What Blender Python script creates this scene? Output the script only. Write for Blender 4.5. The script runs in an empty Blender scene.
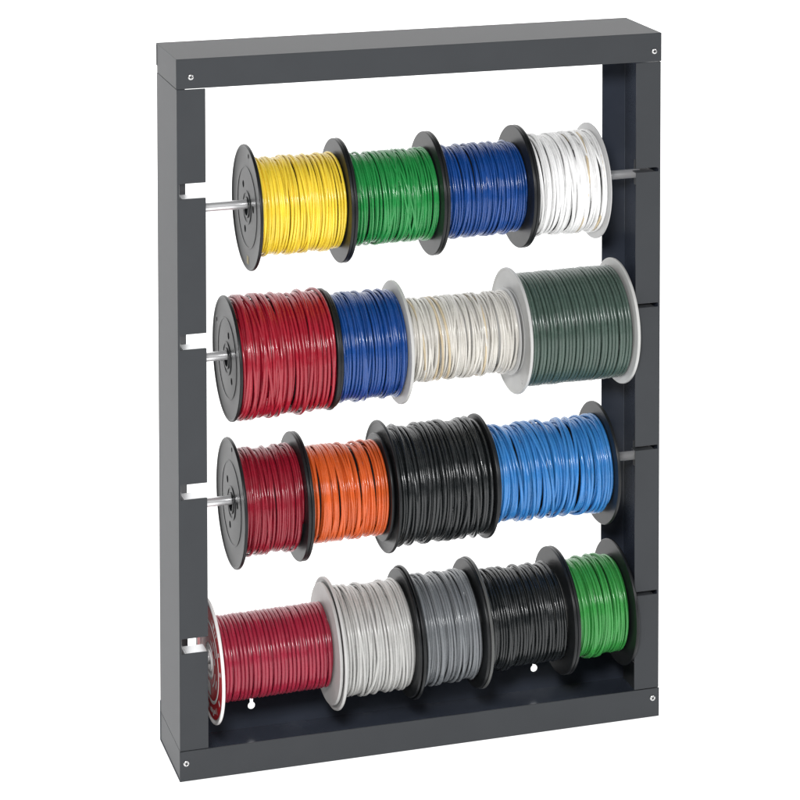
import bpy, bmesh, math, random
from mathutils import Vector, Matrix
scene=bpy.context.scene
col=scene.collection
W,H,D=0.664,0.9365,0.1271
T=0.0016
YR=0.061

# ---------------------------------------------------------------- materials
def mat(name,color,rough=.4,metal=0.0,spec=.5,noise=0.0,nscale=(1,1,1),bump=0.0,bscale=400,coat=0.0,rvar=0.0):
    m=bpy.data.materials.new(name); m.use_nodes=True
    nt=m.node_tree; b=nt.nodes['Principled BSDF']
    b.inputs['Base Color'].default_value=(*color,1)
    b.inputs['Roughness'].default_value=rough
    b.inputs['Metallic'].default_value=metal
    b.inputs['Specular IOR Level'].default_value=spec
    if coat: b.inputs['Coat Weight'].default_value=coat; b.inputs['Coat Roughness'].default_value=.15
    tc=nt.nodes.new('ShaderNodeTexCoord')
    if noise:
        mp=nt.nodes.new('ShaderNodeMapping'); mp.inputs['Scale'].default_value=nscale
        n=nt.nodes.new('ShaderNodeTexNoise'); n.inputs['Scale'].default_value=1; n.inputs['Detail'].default_value=3
        nt.links.new(tc.outputs['Object'],mp.inputs['Vector']); nt.links.new(mp.outputs['Vector'],n.inputs['Vector'])
        r=nt.nodes.new('ShaderNodeMapRange'); r.inputs['From Min'].default_value=.3; r.inputs['From Max'].default_value=.7
        r.inputs['To Min'].default_value=1-noise; r.inputs['To Max'].default_value=1+noise
        nt.links.new(n.outputs['Fac'],r.inputs['Value'])
        mx=nt.nodes.new('ShaderNodeVectorMath'); mx.operation='SCALE'; mx.inputs[0].default_value=color
        nt.links.new(r.outputs['Result'],mx.inputs['Scale'])
        nt.links.new(mx.outputs['Vector'],b.inputs['Base Color'])
    if rvar:
        n3=nt.nodes.new('ShaderNodeTexNoise'); n3.inputs['Scale'].default_value=90
        nt.links.new(tc.outputs['Object'],n3.inputs['Vector'])
        r3=nt.nodes.new('ShaderNodeMapRange'); r3.inputs['From Min'].default_value=.3; r3.inputs['From Max'].default_value=.7
        r3.inputs['To Min'].default_value=max(.05,rough-rvar); r3.inputs['To Max'].default_value=rough+rvar
        nt.links.new(n3.outputs['Fac'],r3.inputs['Value']); nt.links.new(r3.outputs['Result'],b.inputs['Roughness'])
    if bump:
        n2=nt.nodes.new('ShaderNodeTexNoise'); n2.inputs['Scale'].default_value=bscale; n2.inputs['Detail'].default_value=2
        bp=nt.nodes.new('ShaderNodeBump'); bp.inputs['Strength'].default_value=bump; bp.inputs['Distance'].default_value=.0004
        nt.links.new(tc.outputs['Object'],n2.inputs['Vector']); nt.links.new(n2.outputs['Fac'],bp.inputs['Height'])
        nt.links.new(bp.outputs['Normal'],b.inputs['Normal'])
    return m
def srgb(r,g,b):
    f=lambda c:(c/255/12.92) if c/255<=.04045 else ((c/255+.055)/1.055)**2.4
    return (f(r),f(g),f(b))
PAINT=mat('charcoal_enamel',(.042,.045,.049),.42,spec=.14,noise=.03,nscale=(20,20,20),bump=.06,bscale=900)
PAINT_REFL=mat('enamel_painted_reflection',(.036,.043,.060),.20,spec=.75,noise=.12,nscale=(12,12,12),bump=.05,bscale=250)  # same enamel as outside, with the navy reflection put into its colour
STEEL=mat('zinc_steel',(.88,.88,.89),.26,metal=.68,spec=.8,noise=.06,nscale=(8,200,200))
STEEL2=mat('bracket_steel',(.82,.83,.84),.25,metal=.5)
SCREW=mat('screw_steel',(.6,.6,.6),.3,metal=1)
BLACKP=mat('black_plastic',(.009,.010,.011),.36,spec=.28,noise=.25,nscale=(40,40,40))
GREYP=mat('light_grey_plastic',(.46,.46,.45),.45,spec=.4,noise=.05,nscale=(40,40,40))
SMOKEP=mat('pale_plastic',(.42,.42,.42),.35,spec=.5)
DGREYP=mat('smoke_plastic',(.07,.072,.07),.35,spec=.5)
PAPER=mat('white_label_paper',(.75,.73,.72),.6,noise=.04,nscale=(60,60,60))
TAN=mat('tan_sticker',(.45,.38,.20),.6,noise=.1,nscale=(200,200,200))
REDINK=mat('red_label_ink',srgb(178,24,36),.5)
def wmat(name,c,rough=.26): return mat(name+'_wire_insulation',c,rough,spec=.58,noise=.18,nscale=(320,25,25),rvar=.13)
WC=dict(
 yellow=wmat('yellow',(.79,.58,.045)), green=wmat('green',(.014,.215,.048)), blue=wmat('blue',(.006,.050,.22)),
 white=wmat('white',(.76,.76,.755)), red=wmat('red',(.29,.009,.022)), beige=wmat('cream',(.56,.54,.495)),
 dgreen=wmat('dark_green',(.048,.078,.063)), red2=wmat('dark_red',(.24,.009,.022)), orange=wmat('orange',(.57,.095,.018)),
 black=wmat('black',(.010,.012,.013),.26), sky=wmat('light_blue',(.032,.18,.46)), maroon=wmat('crimson',(.28,.016,.038)),
 lgrey=wmat('light_grey',(.43,.43,.415)), grey=wmat('grey',(.15,.16,.17)), lime=wmat('bright_green',(.035,.25,.05)),
 gold=wmat('pale_tan',(.52,.43,.29)))

# ---------------------------------------------------------------- helpers
def obj_from(name,verts,faces,material,parent=None,smooth=False,loc=(0,0,0)):
    me=bpy.data.meshes.new(name); me.from_pydata(verts,[],faces); me.materials.append(material)
    bm=bmesh.new(); bm.from_mesh(me); bmesh.ops.recalc_face_normals(bm,faces=bm.faces); bm.to_mesh(me); bm.free()
    if smooth:
        me.polygons.foreach_set('use_smooth',[True]*len(me.polygons))
    o=bpy.data.objects.new(name,me); o.location=loc; col.objects.link(o)
    if parent: o.parent=parent
    return o
def boxv(x0,x1,y0,y1,z0,z1):
    v=[(x,y,z) for x in (x0,x1) for y in (y0,y1) for z in (z0,z1)]
    f=[(0,1,3,2),(4,6,7,5),(0,4,5,1),(2,3,7,6),(0,2,6,4),(1,5,7,3)]
    return v,f
def join(parts):
    V=[];F=[]
    for v,f in parts:
        n=len(V); V+=v; F+=[tuple(i+n for i in q) for q in f]
    return V,F
def extrude_profile(pts,axis,a0,a1,place):
    n=len(pts); V=[place(p,a0) for p in pts]+[place(p,a1) for p in pts]
    F=[(i,(i+1)%n,n+(i+1)%n,n+i) for i in range(n)]
    F.append(tuple(range(n))); F.append(tuple(range(2*n-1,n-1,-1)))
    return V,F
def lathe(profile,seg,closed=True):
    V=[];F=[];n=len(profile)
    for s in range(seg):
        a=2*math.pi*s/seg
        for x,r in profile: V.append((x,r*math.cos(a),r*math.sin(a)))
    for s in range(seg):
        t=(s+1)%seg
        for i in range(n if closed else n-1):
            j=(i+1)%n
            F.append((s*n+i,s*n+j,t*n+j,t*n+i))
    return V,F
def apply_mods(o):
    dg=bpy.context.evaluated_depsgraph_get()
    dg.update()
    me=bpy.data.meshes.new_from_object(o.evaluated_get(dg))
    o.modifiers.clear(); o.data=me
def cut(o,cutters):
    for v,f in cutters:
        c=obj_from('tmp_cut',v,f,PAINT); 
        m=o.modifiers.new('b','BOOLEAN'); m.operation='DIFFERENCE'; m.object=c; m.solver='EXACT'
        bpy.context.view_layer.update()
        apply_mods(o)
        bpy.data.objects.remove(c)
def bevel(o,w,seg=2,ang=30):
    m=o.modifiers.new('bev','BEVEL'); m.width=w; m.segments=seg; m.limit_method='ANGLE'; m.angle_limit=math.radians(ang)
    m.harden_normals=False
    apply_mods(o)
    for p in o.data.polygons: p.use_smooth=True
    o.data.set_sharp_from_angle(angle=math.radians(18))
def inner_reflection(o,test):  # gives inner faces the enamel copy with the reflection painted in
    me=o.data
    while len(me.materials)<2: me.materials.append(PAINT_REFL)
    me.materials[0]=PAINT; me.materials[1]=PAINT_REFL
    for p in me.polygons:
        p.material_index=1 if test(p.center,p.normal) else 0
def cylv(c,r,axis,l,seg=24):
    V=[];F=[]
    for k in (-l/2,l/2):
        for s in range(seg):
            a=2*math.pi*s/seg; p=[0,0,0]; p[axis]=k; p[(axis+1)%3]=r*math.cos(a); p[(axis+2)%3]=r*math.sin(a)
            V.append(tuple(p[i]+c[i] for i in range(3)))
    for s in range(seg): F.append((s,(s+1)%seg,seg+(s+1)%seg,seg+s))
    F.append(tuple(range(seg))[::-1]); F.append(tuple(range(seg,2*seg)))
    return V,F

# ---------------------------------------------------------------- rack
RODZ=[(.7295,.7335),(.5320,.5370),(.3395,.3420),(.1320,.1455)]
NL=[.7665,.5720,.3775,.1765]
NR=[.7515,.5670,.3720,.1720]
def rodz(row,x): a,b=RODZ[row]; return a+(b-a)*x/W
rack=bpy.data.objects.new('wire_rack',None); col.objects.link(rack); rack.location=(0,0,0)
rack['label']='dark grey sheet metal rack frame holding four rods of wire spools'; rack['category']='wire rack'

CH=.0385; CB=.0390
pt=[(0,H-CH),(0,H),(D,H),(D,H-.030),(D-T,H-.030),(D-T,H-T),(T,H-T),(T,H-CH)]
o=obj_from('top_panel',*extrude_profile(pt,0,0,W,lambda p,a:(a,p[0],p[1])),PAINT,rack); bevel(o,.0006)
BH=.054
pb=[(0,CB),(0,0),(D,0),(D,BH),(D-T,BH),(D-T,T),(T,T),(T,CB)]
o=obj_from('bottom_panel',*extrude_profile(pb,0,0,W,lambda p,a:(a,p[0],p[1])),PAINT,rack)
cs=[]
for kx in (.125,.529):
    cs.append(cylv((kx,D,.031),.0050,1,.02))
    cs.append(boxv(kx-.0023,kx+.0023,D-.01,D+.01,.033,.046))
cut(o,cs); bevel(o,.0005)
inner_reflection(o,lambda c,n:(n.z>.9 and c.z<.01) or (n.y<-.9 and c.y>.05) or (n.y>.9 and c.y<.05))
g=.0006
def side(mirror):
    def X(x): return W-x if mirror else x
    FW=.0360 if mirror else .0380
    z0,z1=CB+.0008,H-CH-.0008
    pr=[(g,g),(g,D-g),(FW,D-g),(FW,D-g-T),(g+T,D-g-T),(g+T,g+T),(FW,g+T),(FW,g)]
    o=obj_from('side_panel',*extrude_profile(pr,2,z0,z1,lambda p,a:(X(p[0]),p[1],a)),PAINT,rack)
    c=[]
    for i in range(4):
        a,b=sorted((X(.0035),X(FW+.01)))
        zc,hh=(NR[i],.0028) if mirror else (NL[i],.0098)
        c.append(boxv(a,b,-.01,T+.006,zc-hh,zc+hh))
    cut(o,c); bevel(o,.0005)
    inner_reflection(o,lambda c,n:(g+T/2<(W-c.x if mirror else c.x)<.01 and abs(n.x)>.9) or (n.y<-.9 and c.y>.05) or (n.y>.9 and c.y<.05))
    for (a0,a1) in ((T+.0004,CB),(H-CH,H-T-.0004)):
        xs=sorted((X(g+.0002),X(g+T)))
        obj_from('side_panel_end',*boxv(xs[0],xs[1],T+.0006,D-T-.0006,a0,a1),PAINT,o)
    for i in range(4):
        zr=rodz(i,X(.009)); rr=.0066
        zn=(NR[i]-.0028) if mirror else (NL[i]-.0098)
        J=[(T+g+.0006,zn),(T+g+.0006,zr-.018),(YR+.0125,zr-.018),(YR+.0125,zr+.016),(YR+.0085,zr+.016),(YR+.0085,zr-rr),(YR-.0085,zr-rr),(YR-.0085,zn)]
        x0,x1=sorted((X(.008),X(.0096)))
        v1=extrude_profile(J,0,x0,x1,lambda p,a:(a,p[0],p[1]))
        v3=boxv(*sorted((X(g+T+.0003),X(.0078))),YR+.0110,YR+.0125,zr-.018,zr+.016)
        parts=[v1,v3]
        if not mirror:
            # turned-in steel tab is the notch floor; bright liner added to lighten dark web
            parts.append(boxv(.0100,FW-.001,T+g+.0006,.026,zn-.0016,zn-.0002))
            parts.append(boxv(g+T+.0003,.0040,T+g+.0006,.045,zn-.004,zn+.024))
        else:
            parts.append(boxv(W-FW+.001,W-.0100,T+g+.0006,.016,zn-.0016,zn-.0002))
        br=obj_from('bracket',*join(parts),STEEL2 if not mirror else PAINT,o); bevel(br,.0003,1)
    return o
side(False); side(True)
def screw(x,z):
    prof=[(0.0,.0001),(-.0012,.0001),(-.0016,.0018),(-.0013,.0033),(-.0004,.0040),(0.0006,.0041),(.0006,.0001)]
    v,f=lathe(prof,24,False)
    v=[(b,a,c) for a,b,c in v]
    s=obj_from('screw',v,f,SCREW,rack,True,(x,-.0001,z))
    d=join([boxv(-.0022,.0022,-.0019,-.0010,-.0005,.0005),boxv(-.0005,.0005,-.00195,-.00105,-.0022,.0022)])
    r=obj_from('screw_recess',*d,BLACKP,s)
    r.rotation_euler=(0,random.Random(x+z).random(),0)
for x,z in ((.019,H-.0235),(W-.0105,H-.0245),(.0085,.0235),(W-.0095,.0260)): screw(x,z)

# ---------------------------------------------------------------- rods
RR=.0061
for i in range(4):
    R_=RR; L=W-.010
    ang=math.atan2(RODZ[i][1]-RODZ[i][0],W)
    prof=[(-L/2,.0001),(-L/2,R_-.001),(-L/2+.001,R_),(L/2-.001,R_),(L/2,R_-.001),(L/2,.0001)]
    o=obj_from('rod',*lathe(prof,32,False),STEEL,None,True,(W/2,YR,rodz(i,W/2)-.0004))
    o.rotation_euler=(0,-ang,0)
    o.data.set_sharp_from_angle(angle=math.radians(40))
    o['label']='bright steel rod carrying a row of wire spools'; o['category']='rod'; o['group']='steel rods resting across the rack'

# ---------------------------------------------------------------- spools
BORE=.0105
def flange_mesh(R,s,thin=False):
    t=.0024
    if thin:
        rim=[(0,R-.0012),(.0006,R),(.0018,R),(t,R-.0012)]
    else:
        rim=[(0,R-.001),(.0008,R-.0002),(.0022,R),(.0036,R-.0003),(.0042,R-.0012),(.0040,R-.0026),(.0030,R-.0036),(t,R-.0046)]
    P=[(0,BORE)]+rim+[(t,R*.66),(t+.0006,R*.655),(t+.0006,R*.635),(t,R*.63),(t,.0225),(t+.0010,.0218),(t+.0010,.0195),(t+.0002,.0188),(t+.0002,BORE+.0035),(t+.0016,BORE+.0030),(t+.0018,BORE+.0006),(t+.0012,BORE)]
    return lathe([(s*x,r) for x,r in P],80,True)
def tube(path,rad,sides,V,F):
    base=len(V)
    for (x,r,th) in path:
        c,s=math.cos(th),math.sin(th)
        for k in range(sides):
            a=2*math.pi*k/sides
            rr=r+rad*math.cos(a); V.append((x+rad*math.sin(a),rr*c,rr*s))
    n=len(path)
    for i in range(n-1):
        b=base+i*sides
        for k in range(sides):
            k2=(k+1)%sides
            F.append((b+k,b+k2,b+sides+k2,b+sides+k))
    F.append(tuple(base+k for k in range(sides))); F.append(tuple(base+(n-1)*sides+k for k in range(sides))[::-1])
def coil(x0,x1,R,d,mess,over,rng,seg=46,gold=0):
    V=[];F=[];MI=[]
    rad=d/2
    r0=R-rad
    for layer,rl in enumerate((r0-d*.84,r0)):
        N=int((x1-x0-d)/(d*(1.0+.05*mess)))
        pitch=(x1-x0-d)/N
        ph=[rng.uniform(0,6.28) for _ in range(6)]
        tj=[rng.gauss(0,1) for _ in range(N+3)]; tr=[rng.gauss(0,1) for _ in range(N+3)]
        tilt=[rng.gauss(0,1) for _ in range(N+3)]; tp=[rng.uniform(0,6.28) for _ in range(N+3)]
        path=[]
        st=rng.uniform(0,6.28)
        for i in range(N*seg+1):
            u=i/seg; th=2*math.pi*u+st; k=int(u); fr=u-k; fr=fr*fr*(3-2*fr)
            lerp=lambda A:A[k]*(1-fr)+A[k+1]*fr
            w=math.sin(th+ph[2]+.35*math.sin(u*.31+ph[3]))
            ax=x0+rad+pitch*u+ d*mess*.28*lerp(tj)+d*mess*.45*w*lerp(tilt) + d*1.3*mess*math.sin(u*.55+ph[0])*math.sin(th*.5+ph[4])*.5
            ax=min(max(ax,x0+rad*.9),x1-rad*.9)
            dive=max(0,1-min(u,N-u)/.12)
            r=rl+d*(.04+.20*mess)*lerp(tr)+d*.14*mess*math.sin(2*th+ph[1]+k)-d*1.7*dive
            path.append((ax,r,th if layer else -th))
        tube(path,rad*.985,7,V,F)
    MI=[0]*len(F)
    for q in range(over):
        turns=rng.uniform(.5,2.6)
        a0=rng.uniform(x0+d,x1-d); span=rng.choice((-1,1))*rng.uniform(.03,.42)*(x1-x0)
        a1=min(max(a0+span,x0+d),x1-d)
        st=rng.uniform(0,6.28); n=int(turns*seg)
        ph1=rng.uniform(0,6.28); lift=rng.uniform(.62,.92)
        path=[]
        for i in range(n+1):
            t=i/n; e=t*t*(3-2*t)
            ax=a0+(a1-a0)*e+d*.6*math.sin(t*5+ph1)+d*.35*math.sin(t*13*turns/2+ph1*2)
            ax=min(max(ax,x0+rad),x1-rad)
            edge=min(1,min(t,1-t)*n/7)
            path.append((ax,r0+d*lift*edge-d*.6*(1-edge),st+2*math.pi*turns*t))
        nf=len(F)
        tube(path,rad*.97,7,V,F)
        MI+=[1 if q<gold else 0]*(len(F)-nf)
    return V,F,MI
S=[
 (0,.1045,.2300,.0820,.0815,.0622,'yellow',BLACKP,BLACKP,.0036,.65,9,'spool of yellow wire with black flanges, beside the green spool'),
 (0,.2302,.3555,.0815,.0820,.0592,'green',BLACKP,BLACKP,.0034,.85,14,'spool of green wire between the yellow and blue spools'),
 (0,.3557,.4800,.0820,.0820,.0602,'blue',BLACKP,BLACKP,.0034,.65,10,'spool of dark blue wire with black flanges'),
 (0,.4802,.5890,.0820,.0780,.0665,'white',BLACKP,SMOKEP,.0034,.95,16,'spool of loosely wound white wire at the end of its rod'),
 (1,.0770,.2120,.0810,.0790,.0770,'red',BLACKP,BLACKP,.0046,.65,9,'overfull spool of red wire with a black flange'),
 (1,.2122,.3110,.0760,.0810,.0690,'blue',BLACKP,GREYP,.0038,.60,7,'narrow spool of blue wire with one light grey flange'),
 (1,.3112,.4690,.0600,.0580,.0530,'beige',GREYP,GREYP,.0035,1.0,18,'spool of loosely wound off white wire with pale tan strands'),
 (1,.4700,.6262,.0840,.0845,.0755,'dgreen',GREYP,GREYP,.0050,.16,0,'large spool of neat dark green wire with light grey flanges'),
 (2,.0820,.1710,.0840,.0830,.0665,'red2',BLACKP,BLACKP,.0037,.55,6,'narrow spool of dark red wire with black flanges'),
 (2,.1712,.2870,.0830,.0700,.0600,'orange',BLACKP,BLACKP,.0038,.75,12,'spool of orange wire with black flanges'),
 (2,.2880,.4290,.0860,.0815,.0755,'black',BLACKP,BLACKP,.0048,.55,8,'overfull spool of black wire beside the orange spool'),
 (2,.4292,.6000,.0740,.0820,.0620,'sky',BLACKP,BLACKP,.0046,.95,14,'wide spool of light blue wire with black flanges'),
 (3,.0520,.2140,.0800,.0780,.0545,'maroon',PAPER,GREYP,.0052,.15,0,'spool of crimson wire with a red and white label'),
 (3,.2142,.3210,.0850,.0830,.0690,'lgrey',GREYP,BLACKP,.0042,.50,6,'spool of light grey wire with a light grey flange'),
 (3,.3212,.4150,.0860,.0840,.0695,'grey',BLACKP,BLACKP,.0040,.50,6,'spool of medium grey wire with black flanges'),
 (3,.4152,.5380,.0855,.0840,.0640,'black',DGREYP,BLACKP,.0040,.65,8,'spool of black wire between the grey and green spools'),
 (3,.5382,.6265,.0840,.0835,.0640,'lime',BLACKP,BLACKP,.0040,.55,7,'narrow spool of bright green wire with black flanges'),
]
def ann(r0,r1,a0,a1,xx,n=24):
    V=[];F=[]
    for i in range(n+1):
        a=a0+(a1-a0)*i/n
        for r in (r0,r1): V.append((xx,r*math.cos(a),r*math.sin(a)))
    for i in range(n): F.append((2*i,2*i+1,2*i+3,2*i+2))
    return V,F
for idx,(row,x0,x1,R0,R1,RW,wc,m0,m1,d,mess,over,label) in enumerate(S):
    rng=random.Random(100+idx)
    cx=(x0+x1)/2; hw=(x1-x0)/2
    zc=rodz(row,cx)-.0004-(BORE-RR)
    e=bpy.data.objects.new('wire_spool',None); col.objects.link(e); e.location=(cx,YR,zc); e.empty_display_size=.02
    e.rotation_euler=(0,-math.atan2(RODZ[row][1]-RODZ[row][0],W),0)
    e['label']=label; e['category']='wire spool'; e['group']='wire spools threaded on the rack rods'
    rot=rng.uniform(0,6.28)
    for s,R,m in ((-1,R0,m0),(1,R1,m1)):
        thin=(m is SMOKEP) or (wc=='beige')
        v,f=flange_mesh(R,s,thin)
        o=obj_from('flange',v,f,m,None,True)
        if s<0:
            cs=[]
            for k in range(3):
                a=rot+k*2.094; cs.append(cylv((0,.0335*math.cos(a),.0335*math.sin(a)),.0048,0,.03,18))
            a=rot+.8
            if idx==7: a=-2.2
            cs.append(cylv((0,(R-.012)*math.cos(a),(R-.012)*math.sin(a)),.0032,0,.03,14))
            cut(o,cs)
        o.parent=e; o.location=(s*(hw-.0042),0,0)
        o.data.polygons.foreach_set('use_smooth',[True]*len(o.data.polygons))
        o.data.set_sharp_from_angle(angle=math.radians(38))
    hi=hw-.0044
    obj_from('hub',*lathe([(-hi,BORE),(hi,BORE),(hi,RW-2.2*d),(-hi,RW-2.2*d)],48,True),m0,e)
    v,f,mi=coil(-hi,hi,RW,d,mess,over,rng,gold={'beige':4,'white':1}.get(wc,0))
    w=obj_from('wire',v,f,WC[wc],e,True)
    if wc in ('beige','white'):
        w.data.materials.append(WC['gold']); w.data.polygons.foreach_set('material_index',mi)
    x=-(hw-.0042)-.0029
    if idx==0:
        obj_from('sticker',*ann(.0640,.0745,-math.pi/2-.10,-math.pi/2+.06,x+.0003,6),TAN,e)
    if idx==12:
        obj_from('flange_label',*join([ann(.0545,.0735,0,6.2831,x-.0001,72),ann(.0235,.0500,0,6.2831,x-.0001,72)]),REDINK,e)
        parts=[]
        a=.3
        while a<6.2:
            l=rng.choice((.03,.05,.08,.12)); r0=rng.uniform(.059,.062); r1=rng.uniform(.066,.070)
            parts.append(ann(r0,r1,a,a+l,x-.0003,5)); a+=l+rng.choice((.05,.07,.3,.6))
        for a,l,r0,r1 in ((1.9,.5,.030,.034),(2.7,.25,.030,.036),(3.3,.9,.031,.034),(2.2,.5,.040,.046),(3.4,.35,.040,.044),(4.6,.6,.030,.045)):
            parts.append(ann(r0,r1,a,a+l,x-.0003,8))
        obj_from('label_print',*join(parts),PAPER,e)

# ---------------------------------------------------------------- backdrop (added white sweep, made to glow so no shadows show)
bm_=bpy.data.materials.new('white_sweep_added_glow'); bm_.use_nodes=True
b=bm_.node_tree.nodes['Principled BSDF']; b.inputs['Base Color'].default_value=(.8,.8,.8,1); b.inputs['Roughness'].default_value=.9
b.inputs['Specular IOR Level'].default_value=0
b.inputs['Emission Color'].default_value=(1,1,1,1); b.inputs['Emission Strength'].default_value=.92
P=[(-2.6,-.0015)]+[(1.3,-.0015)]
for k in range(1,13):
    a=k/12*math.pi/2; P.append((1.3+.6*math.sin(a),-.0015+.6*(1-math.cos(a))))
P.append((1.9,3.2))
V=[];F=[]
for y,z in P: V+= [(-3.5,y,z),(4.5,y,z)]
for i in range(len(P)-1): F.append((2*i,2*i+1,2*i+3,2*i+2))
o=obj_from('backdrop',V,F,bm_,None,True); o['kind']='structure'
world=bpy.data.worlds.new('World'); scene.world=world; world.use_nodes=True
world.node_tree.nodes['Background'].inputs['Color'].default_value=(1,1,1,1)
world.node_tree.nodes['Background'].inputs['Strength'].default_value=.25
def area(name,loc,target,size,power,sy=None,c=(1,1,1)):
    l=bpy.data.lights.new(name,'AREA'); l.size=size; l.energy=power; l.color=c
    if sy: l.shape='RECTANGLE'; l.size_y=sy
    o=bpy.data.objects.new(name,l); col.objects.link(o); o.location=loc
    o.rotation_euler=(Vector(target)-Vector(loc)).to_track_quat('-Z','Y').to_euler()
area('key_softbox',(-.6,-2.45,1.85),(.33,0,.45),.40,64)
area('fill_softbox',(2.0,-2.3,1.5),(.33,0,.45),.5,18)

# ---------------------------------------------------------------- camera
cam=bpy.data.cameras.new('Camera'); co=bpy.data.objects.new('Camera',cam); col.objects.link(co)
yaw,pitch,roll=.295,.0496,-.001
f=Vector((math.sin(yaw)*math.cos(pitch),math.cos(yaw)*math.cos(pitch),-math.sin(pitch)))
r=Vector((math.cos(yaw),-math.sin(yaw),0)); u=r.cross(f)
r2=math.cos(roll)*r+math.sin(roll)*u; u2=-math.sin(roll)*r+math.cos(roll)*u
M=Matrix((r2,u2,-f)).transposed().to_4x4(); M.translation=Vector((-.663,-3.1598,1.5334))
co.matrix_world=M
cam.sensor_width=36; cam.lens=2.5578*1000/800*36; cam.shift_y=-.6852*1000/800; cam.clip_end=50; cam.clip_start=.05
scene.camera=co
scene.view_settings.view_transform='Standard'; scene.view_settings.look='None'; scene.view_settings.exposure=0
